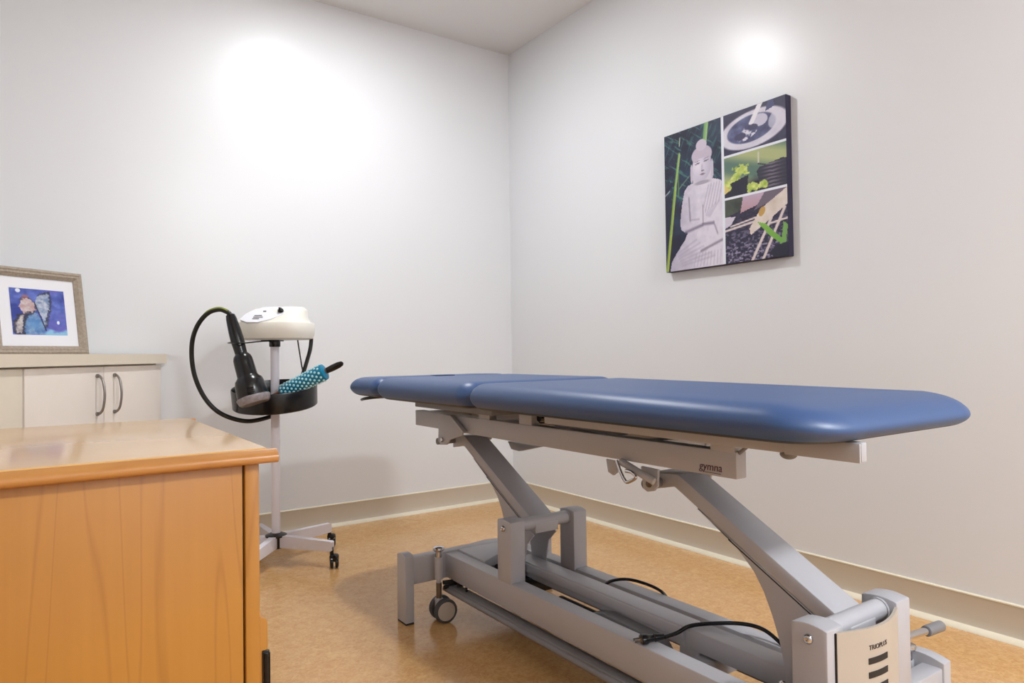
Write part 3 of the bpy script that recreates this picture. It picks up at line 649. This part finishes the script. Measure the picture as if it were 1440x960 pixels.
def paint_canvas(u, v):
    col = np.zeros(u.shape+(3,)); XD = 0.520
    # ---- left: stone statue before bamboo
    a = u/XD; n1 = fb(u, v, 9, 1); n2 = fb(u*3, v, 12, 4)
    col[:] = grad((20, 22, 50), (40, 64, 90), n1*1.5-0.35+0.25*(a-0.5))
    streak = fb(u*9+v*5, v*2.0, 6, 9); put(col, np.clip((streak-0.56)*6, 0, 1)*(v < 0.55), (60, 124, 116), 0.5)
    streak = fb(u*7-v*9, v*3.0, 6, 19); put(col, np.clip((streak-0.6)*7, 0, 1)*(v < 0.5), (84, 150, 130), 0.6)
    def stalk(p, q, wd, c1, c2):
        d, t = segd(a, v, p, q); put(col, np.clip((wd-d)/0.012, 0, 1), grad(c1, c2, 0.5+d/wd*0.5*np.sign((a-p[0])*(q[1]-p[1])-(v-p[1])*(q[0]-p[0]))))
    stalk((0.02, 1.0), (0.10, 0.72), 0.030, (196, 206, 92), (120, 150, 50))
    stalk((0.10, 0.72), (0.19, 0.40), 0.030, (190, 204, 108), (110, 150, 60))
    stalk((0.19, 0.40), (0.27, 0.17), 0.026, (186, 206, 128), (110, 160, 80))
    stalk((0.25, 0.30), (0.25, 0.46), 0.014, (120, 160, 90), (70, 110, 60))
    stalk((0.275, 0.10), (0.285, 0.05), 0.014, (220, 226, 200), (150, 180, 140))
    stalk((0.70, 0.17), (0.745, 0.0), 0.040, (170, 206, 140), (100, 150, 90))
    stalk((0.0, 0.44), (0.09, 0.41), 0.010, (220, 224, 230), (190, 200, 205)); stalk((0.26, 0.41), (0.44, 0.34), 0.009, (150, 180, 150), (120, 160, 120))
    stone = grad((168, 162, 182), (226, 220, 234), 0.55+0.45*np.sin((a-0.35)*3.0)+0.5*(fb(u, v, 26, 31)-0.5))
    body = [(0.50, 0.40), (0.42, 0.405), (0.355, 0.44), (0.32, 0.50), (0.285, 0.60), (0.27, 0.67), (0.29, 0.715), (0.36, 0.735), (0.40, 0.74), (0.35, 0.79), (0.22, 0.86), (0.11, 0.93), (0.07, 1.01), (1.01, 1.01), (1.01, 0.44), (0.93, 0.415), (0.84, 0.40), (0.80, 0.385), (0.52, 0.385)]
    put(col, inpoly(a, v, body), stone)
    put(col, inpoly(a, v, [(0.50, 0.42), (0.51, 0.30), (0.82, 0.28), (0.82, 0.42)]), stone*0.96)
    put(col, np.clip((1-ell(a, v, 0.66, 0.285, 0.165, 0.118))*12, 0, 1), grad((232, 226, 240), (186, 178, 198), ell(a, v, 0.60, 0.29, 0.26, 0.15)))
    put(col, np.clip((1-ell(a, v, 0.66, 0.215, 0.178, 0.068))*12, 0, 1)*(v < 0.235+0.05*((a-0.66)/0.17)**2), (198, 186, 204))
    put(col, np.clip((1-ell(a, v, 0.655, 0.145, 0.095, 0.042))*10, 0, 1), (206, 196, 212))
    for ex in (0.485, 0.83): put(col, np.clip((1-ell(a, v, ex, 0.33, 0.026, 0.072))*8, 0, 1), (200, 192, 210))
    for e in ((0.585, 0.270), (0.735, 0.262)):
        put(col, np.clip((1-ell(a, v, e[0], e[1], 0.050, 0.006, -4))*4, 0, 1), (120, 110, 132)); put(col, np.clip((1-ell(a, v, e[0], e[1]-0.017, 0.056, 0.004, -6))*4, 0, 1), (160, 150, 170))
    put(col, np.clip((1-ell(a, v, 0.665, 0.305, 0.020, 0.034))*3, 0, 1), (198, 190, 206)); put(col, np.clip((1-ell(a, v, 0.672, 0.326, 0.030, 0.006))*4, 0, 1), (128, 118, 138))
    put(col, np.clip((1-ell(a, v, 0.67, 0.350, 0.050, 0.007))*4, 0, 1), (136, 118, 136))
    put(col, np.clip((1-ell(a, v, 0.66, 0.408, 0.15, 0.016))*3, 0, 1), (150, 142, 160), 0.7)
    def line(p, q, wd, c, al): d, t = segd(a, v, p, q); put(col, np.clip((wd-d)/wd, 0, 1), c, al)
    for k_ in range(6): line((0.99-0.045*k_, 0.43+0.002*k_), (0.93-0.055*k_, 0.56+0.012*k_), 0.015, (158, 150, 172), 0.5); line((0.93-0.055*k_, 0.56+0.012*k_), (0.78-0.02*k_, 0.655-0.004*k_), 0.013, (164, 156, 178), 0.45)
    line((0.43, 0.50), (0.445, 0.655), 0.02, (120, 112, 134), 0.85); line((0.445, 0.655), (0.60, 0.66), 0.012, (150, 140, 160), 0.5)
    line((0.36, 0.735), (0.66, 0.705), 0.018, (118, 108, 130), 0.9); line((0.66, 0.70), (0.84, 0.705), 0.018, (120, 110, 132), 0.9); line((0.84, 0.70), (0.90, 0.78), 0.016, (140, 130, 150), 0.8)
    put(col, inpoly(a, v, [(0.60, 0.69), (0.625, 0.60), (0.655, 0.555), (0.69, 0.60), (0.735, 0.69)]), (222, 216, 230)); line((0.665, 0.57), (0.665, 0.70), 0.012, (132, 122, 142), 0.9)
    for k_ in range(6): line((0.20+0.02*k_, 0.88+0.018*k_), (0.55+0.06*k_, 0.80+0.026*k_), 0.013, (160, 150, 172), 0.4)
    for k_ in range(9): line((0.55+0.05*k_, 0.90), (0.50+0.055*k_, 0.985), 0.013, (158, 148, 170), 0.4)
    line((0.62, 0.885), (0.98, 0.83), 0.015, (126, 116, 138), 0.85)
    # ---- right column
    b = np.clip((u-XD)/(1-XD), 0, 1); rp = u > XD
    c1 = v/0.282; c2 = (v-0.282)/0.283; c3 = (v-0.565)/0.435
    R1 = np.zeros_like(col); R1[:] = grad((62, 60, 92), (40, 38, 66), fb(u, v, 30, 41))
    e0 = ell(b, c1, 0.50, 0.52, 0.56, 0.44, -10); put(R1, np.clip((1-e0)*14, 0, 1), grad((234, 232, 242), (200, 196, 214), fb(u, v, 14, 43)))
    e1 = ell(b, c1, 0.47, 0.50, 0.40, 0.32, -10); put(R1, np.clip((1-e1)*14, 0, 1), grad((112, 120, 162), (58, 58, 98), fb(u, v, 24, 44)*1.4-0.2+(c1-0.5)*0.6))
    put(R1, np.clip((fb(u, v, 26, 47)-0.52)*8, 0, 1)*(ell(b, c1, 0.36, 0.58, 0.22, 0.16, -20) < 1), (220, 218, 232))
    put(R1, np.clip((1-ell(b, c1, 0.61, 0.37, 0.13, 0.15, -10))*10, 0, 1), (204, 200, 220)); put(R1, np.clip((1-ell(b, c1, 0.30, 0.62, 0.10, 0.09))*8, 0, 1), (66, 64, 100)); put(R1, np.clip((1-ell(b, c1, 0.50, 0.48, 0.09, 0.07, 20))*8, 0, 1), (62, 60, 96))
    d, t = segd(b, c1, (0.48, 0.38), (0.62, 0.0)); put(R1, np.clip((0.045-d)/0.01, 0, 1), (236, 234, 242))
    put(R1, inpoly(b, c1, [(0.74, 0.0), (0.82, 0.0), (0.84, 0.16), (0.70, 0.22)]), (70, 74, 118)); put(R1, np.clip((1-ell(b, c1, 0.84, 0.46, 0.10, 0.20, 10))*8, 0, 1), (216, 214, 228), 0.7)
    R2_ = np.zeros_like(col); R2_[:] = grad((176, 184, 130), (92, 122, 110), np.clip(0.5+1.3*np.sin((c2*1.0-b*0.55)*7.5)*0.5, 0, 1)); put(R2_, np.clip((c2-0.62+0.12*(fb(u, v, 18, 52)-0.5))*6, 0, 1), (34, 34, 54))
    put(R2_, inpoly(b, c2, [(0.55, 0.52), (0.60, 0.44), (0.95, 0.36), (1.02, 0.40), (1.02, 0.98), (0.62, 0.98)]), grad((44, 42, 62), (126, 116, 130), np.clip(0.5+0.5*np.sin(c2*75+3*fb(u, v, 20, 53)), 0, 1)*np.exp(-((b-0.78)/0.13)**2)))
    dd, t = segd(b, c2, (0.58, 0.10), (0.58, 0.36)); put(R2_, np.clip((0.016-dd)/0.008, 0, 1), (206, 206, 186)); dd, t = segd(b, c2, (0.58, 0.36), (0.68, 0.42)); put(R2_, np.clip((0.018-dd)/0.008, 0, 1), (60, 60, 70))
    for (cx, cy, r, s) in ((0.30, 0.42, 0.13, 61), (0.14, 0.66, 0.13, 64), (0.48, 0.86, 0.10, 67), (0.64, 0.86, 0.09, 70)):
        q_ = ell(b, c2, cx, cy, r, r*1.05)+1.5*(fb(u, v, 40, s)-0.5); put(R2_, np.clip((1-q_)*7, 0, 1), grad((150, 178, 66), (226, 234, 140), fb(u, v, 46, s+1)*1.6-0.3))
    put(R2_, inpoly(b, c2, [(0.12, 0.66), (0.42, 0.55), (0.40, 0.82), (0.30, 0.93), (0.18, 0.90)]), (30, 30, 52)); put(R2_, inpoly(b, c2, [(0.0, 0.62), (0.12, 0.80), (0.0, 0.92)]), (226, 204, 120))
    R3 = np.zeros_like(col); sw = fb(u*1.4+0.05*fb(u, v, 20, 71), v*2.4, 40, 72); R3[:] = grad((40, 36, 62), (170, 162, 190), np.clip((sw-0.45)*4, 0, 1)*np.clip(c3*1.4-0.3, 0.1, 0.9))
    put(R3, inpoly(b, c3, [(0.0, 0.0), (0.35, 0.0), (0.28, 0.22), (0.0, 0.30)]), grad((92, 104, 84), (50, 54, 56), fb(u, v, 16, 75))); put(R3, inpoly(b, c3, [(0.33, 0.0), (0.68, 0.0), (0.66, 0.16), (0.28, 0.26)]), grad((196, 176, 198), (190, 150, 160), c3*4))
    put(R3, inpoly(b, c3, [(0.68, 0.0), (1, 0), (1, 0.1), (0.5, 0.26)]), (112, 100, 116)); put(R3, inpoly(b, c3, [(0.0, 0.28), (0.20, 0.30), (0.12, 0.42), (0.0, 0.46)]), (214, 206, 222))
    for p, q, wd in (((0.0, 0.50), (0.55, 0.42), 0.022), ((0.12, 0.44), (0.52, 0.37), 0.018), ((0.46, 1.0), (0.76, 0.42), 0.026), ((0.63, 1.0), (0.96, 0.30), 0.026), ((0.72, 0.5), (1.0, 0.46), 0.02)):
        dd, t = segd(b, c3, p, q); put(R3, np.clip((wd-dd)/0.01, 0, 1), (222, 208, 206))
    put(R3, inpoly(b, c3, [(1.0, 0.02), (1.0, 0.26), (0.70, 0.46), (0.44, 0.62), (0.42, 0.52), (0.60, 0.26)]), grad((238, 228, 222), (206, 190, 176), fb(u, v, 20, 77))); put(R3, np.clip((1-ell(b, c3, 0.62, 0.30, 0.05, 0.08, 25))*6, 0, 1), (196, 156, 84))
    put(R3, inpoly(b, c3, [(0.54, 0.44), (0.66, 0.48), (0.95, 0.78), (0.90, 0.82), (0.72, 0.66)]), grad((168, 208, 96), (96, 160, 60), c3)); put(R3, inpoly(b, c3, [(0.90, 0.80), (0.94, 0.50), (1.0, 0.56), (0.97, 0.82)]), (120, 168, 90))
    put(R3, inpoly(b, c3, [(0.72, 0.92), (0.84, 0.83), (1.0, 0.80), (1.0, 1.0), (0.80, 1.0)]), (34, 34, 54))
    put(col, rp & (c1 <= 1), R1); put(col, rp & (c2 > 0) & (c2 <= 1), R2_); put(col, rp & (c3 > 0), R3)
    white = (np.abs(u-XD) < 0.009) | (rp & ((np.abs(v-0.282) < 0.008) | (np.abs(v-0.565) < 0.008))); put(col, white, (232, 236, 246))
    return col
CY0, CY1, CZ0, CZ1, CTK = -1.972, -1.332, 1.270, 1.908, 0.034
CV = empty('canvas_picture', (0, (CY0+CY1)/2, CZ0), 'canvas print of a praying stone statue and bowls hanging on the right wall', 'picture')
MB().box(-CTK, -0.0005, CY0, CY1, CZ0, CZ1, 0.003).build('stretched_canvas', M['canvas'], CV)
picture('printed_face', 190, 190, paint_canvas, (-CTK-0.0006, CY1-0.002, CZ1-0.002), (0, CY0-CY1+0.004, 0), (0, 0, CZ0-CZ1+0.004), CV, M['art1'])

# framed butterfly picture standing on the countertop
yaw, lean, FW, FH, FM = 0.605, 0.141, 0.374, 0.341, 0.035
ux = Vector((math.cos(yaw), math.sin(yaw), 0)); nn = Vector((-math.sin(yaw), math.cos(yaw), 0)); uz = Vector((0, 0, math.cos(lean)))+nn*math.sin(lean); nb_ = ux.cross(uz)  # points into the room
BR = Vector((-2.279, -0.2, 0.9215))
FR = empty('framed_picture', (BR-ux*FW/2), 'butterfly picture in a carved grey-gold frame standing on the countertop', 'framed picture')
def FP(a, b, o): return BR-ux*(FW-a)+uz*b+nb_*o
for (A, B) in (((0, 0), (FW, 0)), ((FW, 0), (FW, FH)), ((FW, FH), (0, FH)), ((0, FH), (0, 0))):
    A = Vector(A); B = Vector(B); t = (B-A).normalized(); i = Vector((-t.y, t.x)); rings = []
    pr = [(0, 0.0), (0, 0.012), (0.004, 0.017), (0.010, 0.019), (0.016, 0.016), (0.022, 0.017), (0.028, 0.012), (FM, 0.006), (FM, 0.0)]
    for P_, sg in ((A, 1), (B, -1)): rings.append([FP(*(P_+i*w_+t*sg*w_), o-0.010) for w_, o in pr])
    MB().loft(rings).build('frame_moulding', M['frame'], FR)
MB().loft([[FP(a, b, o) for a, b in ((0.03, 0.03), (FW-0.03, 0.03), (FW-0.03, FH-0.03), (0.03, FH-0.03))] for o in (-0.012, -0.008)]).build('mat_board', M['mat_w'], FR)
MB().loft([[FP(a, b, o) for a, b in ((FW/2-0.03, 0.01), (FW/2+0.03, 0.01), (FW/2+0.02, 0.24), (FW/2-0.02, 0.24))] for o in (-0.016, -0.012)]).build('easel_back', M['gap'], FR)
def paint_butterfly(u, v):
    col = np.zeros(u.shape+(3,)); n = fb(u, v, 5, 101); col[:] = grad((52, 66, 150), (120, 140, 220), n*1.8-0.45)
    put(col, np.clip((fb(u, v, 3.2, 107)-0.42)*4, 0, 1)*np.clip((u-0.55)*5, 0, 1), (104, 96, 186), 0.75)
    put(col, np.clip((fb(u, v, 4, 131)-0.5)*5, 0, 1)*np.clip((u-0.6)*5, 0, 1), (140, 150, 222), 0.6)
    put(col, np.clip((v-0.86-0.16*(fb(u, v, 9, 103)-0.5))*12, 0, 1)*np.clip((u-0.45)*6, 0, 1), (150, 208, 236), 0.9)
    tex = fb(u, v, 24, 110); t2 = fb(u, v, 13, 140); uu = u+0.07*(tex-0.5)+0.03*(t2-0.5); vv = v+0.09*(fb(u, v, 24, 150)-0.5)
    def wing(pts, c1, c2, edge, ew=0.03, skip=()):
        m_ = inpoly(uu, vv, pts).astype(float); put(col, m_, grad(c1, c2, t2*1.8-0.4+(tex-0.5)), 0.92)
        for i_ in range(len(pts)):
            if i_ in skip: continue
            d, t = segd(uu, vv, pts[i_], pts[(i_+1) % len(pts)]); put(col, np.clip((ew-d)/ew*1.5, 0, 1), edge, 0.75)
    wing([(0.10, 0.99), (0.03, 0.95), (0.05, 0.72), (0.14, 0.58), (0.27, 0.52), (0.22, 0.66), (0.19, 0.99)], (222, 214, 206), (150, 140, 142), (50, 48, 66), 0.035)
    wing([(0.22, 0.55), (0.15, 0.40), (0.18, 0.26), (0.26, 0.18), (0.36, 0.22), (0.44, 0.32), (0.46, 0.46), (0.36, 0.52)], (224, 214, 208), (200, 162, 158), (70, 64, 86), 0.022, (0, 1, 6))
    wing([(0.43, 0.30), (0.50, 0.14), (0.62, 0.06), (0.71, 0.06), (0.73, 0.22), (0.70, 0.46), (0.64, 0.66), (0.60, 0.82)], (208, 212, 222), (120, 144, 178), (52, 56, 78), 0.030, (0, 7))
    wing([(0.20, 0.99), (0.21, 0.74), (0.29, 0.57), (0.42, 0.50), (0.50, 0.60), (0.60, 0.86), (0.50, 0.99)], (150, 178, 206), (84, 128, 184), (48, 54, 76), 0.030, (3, 4, 5, 6))
    put(col, np.clip((1-ell(u, v, 0.40, 0.76, 0.18, 0.16, 30))*1.5, 0, 1), (92, 146, 204), 0.7)
    d, t = segd(u, v, (0.43, 0.30), (0.60, 0.90)); put(col, np.clip((0.016-d)/0.01, 0, 1), (44, 50, 76), 0.9)
    put(col, np.clip((1-ell(u, v, 0.15, 0.05, 0.05, 0.05))*4, 0, 1), (230, 236, 250)); put(col, np.clip((1-ell(u, v, 0.84, 0.72, 0.03, 0.045))*4, 0, 1), (240, 244, 255))
    put(col, np.clip((1-ell(u, v, 0.27, 0.17, 0.08, 0.05))*2, 0, 1), (190, 110, 100), 0.6)
    return col
pw, ph = 0.216, 0.182; o_ = FP(FW/2-pw/2, FH/2+ph/2, -0.0072)
picture('printed_picture', 110, 92, paint_butterfly, tuple(o_), tuple(ux*pw), tuple(-uz*ph), FR, M['art2'])

# ------------------------------------------------------------------ maple desk in the foreground
DX1, DY0, DY1, DZ = -2.153, -2.50, -1.81, 0.762
DK = empty('desk', (-2.56, -2.08, 0), 'maple wood desk cabinet with glossy top in the left foreground', 'desk')
# top with a moulded edge: rings of a rectangle
x0, x1, y0, y1 = -2.98, DX1, DY0, DY1
rings = []
for ins, z in ((0.010, DZ-0.0225), (0.004, DZ-0.022), (0.0005, DZ-0.0185), (0.0, DZ-0.014), (0.002, DZ-0.0105), (0.007, DZ-0.007), (0.0115, DZ-0.0045), (0.0135, DZ-0.003), (0.0150, DZ-0.0006), (0.020, DZ)):
    rings.append([(x0+ins, y0+ins, z), (x1-ins, y0+ins, z), (x1-ins, y1-ins, z), (x0+ins, y1-ins, z)])
MB().loft(rings).build('desk_top', M['maple_t'], DK, sharp=50)
mold = [(0.004, -0.0225), (0.0, -0.0190), (-0.0012, -0.014), (0.001, -0.0100), (0.006, -0.0064), (0.0108, -0.0038), (0.0128, -0.0024), (0.0155, -0.0024), (0.0155, -0.0225)]
MB().prism([(y0+a_, DZ+z_) for a_, z_ in mold], 'x', x0, x1-0.0003).build('edge_moulding', M['maple_m'], DK, sharp=50)
MB().prism([(y1-a_, DZ+z_) for a_, z_ in mold], 'x', x0, x1-0.0003).build('edge_moulding', M['maple_m'], DK, sharp=50)
MB().box(x0+0.04, -2.2015, y0+0.022, y0+0.042, 0.03, DZ-0.0222, 0.001).build('side_panel', M['maple_v'], DK)
MB().box(-2.199, -2.178, y0+0.018, y1-0.02, 0.03, DZ-0.0222, 0.002).build('front_frame', M['maple_v'], DK)
MB().box(x0+0.045, -2.1985, y0+0.03, y1-0.025, 0.03, DZ-0.0235).build('carcass', M['gap'], DK)
MB().box(x0+0.08, -2.22, y0+0.06, y1-0.05, 0.0, 0.032).build('plinth', M['gap'], DK)
MB().prism([(-2.179, 0.505), (-2.168, 0.499), (-2.166, 0.492), (-2.166, 0.05), (-2.179, 0.05)], 'y', y0+0.022, y1-0.03, 0.001).build('door', M['maple_v'], DK)
hg = MB().box(-2.1745, -2.164, y0+0.019, y0+0.0235, 0.395, 0.452, 0.001).cyl((-2.168, y0+0.02, 0.40), (-2.168, y0+0.02, 0.448), 0.005, 12).build('hinge', M['black'], DK)
for o in list(bpy.data.objects):
    if '_o' in o: del o['_o']
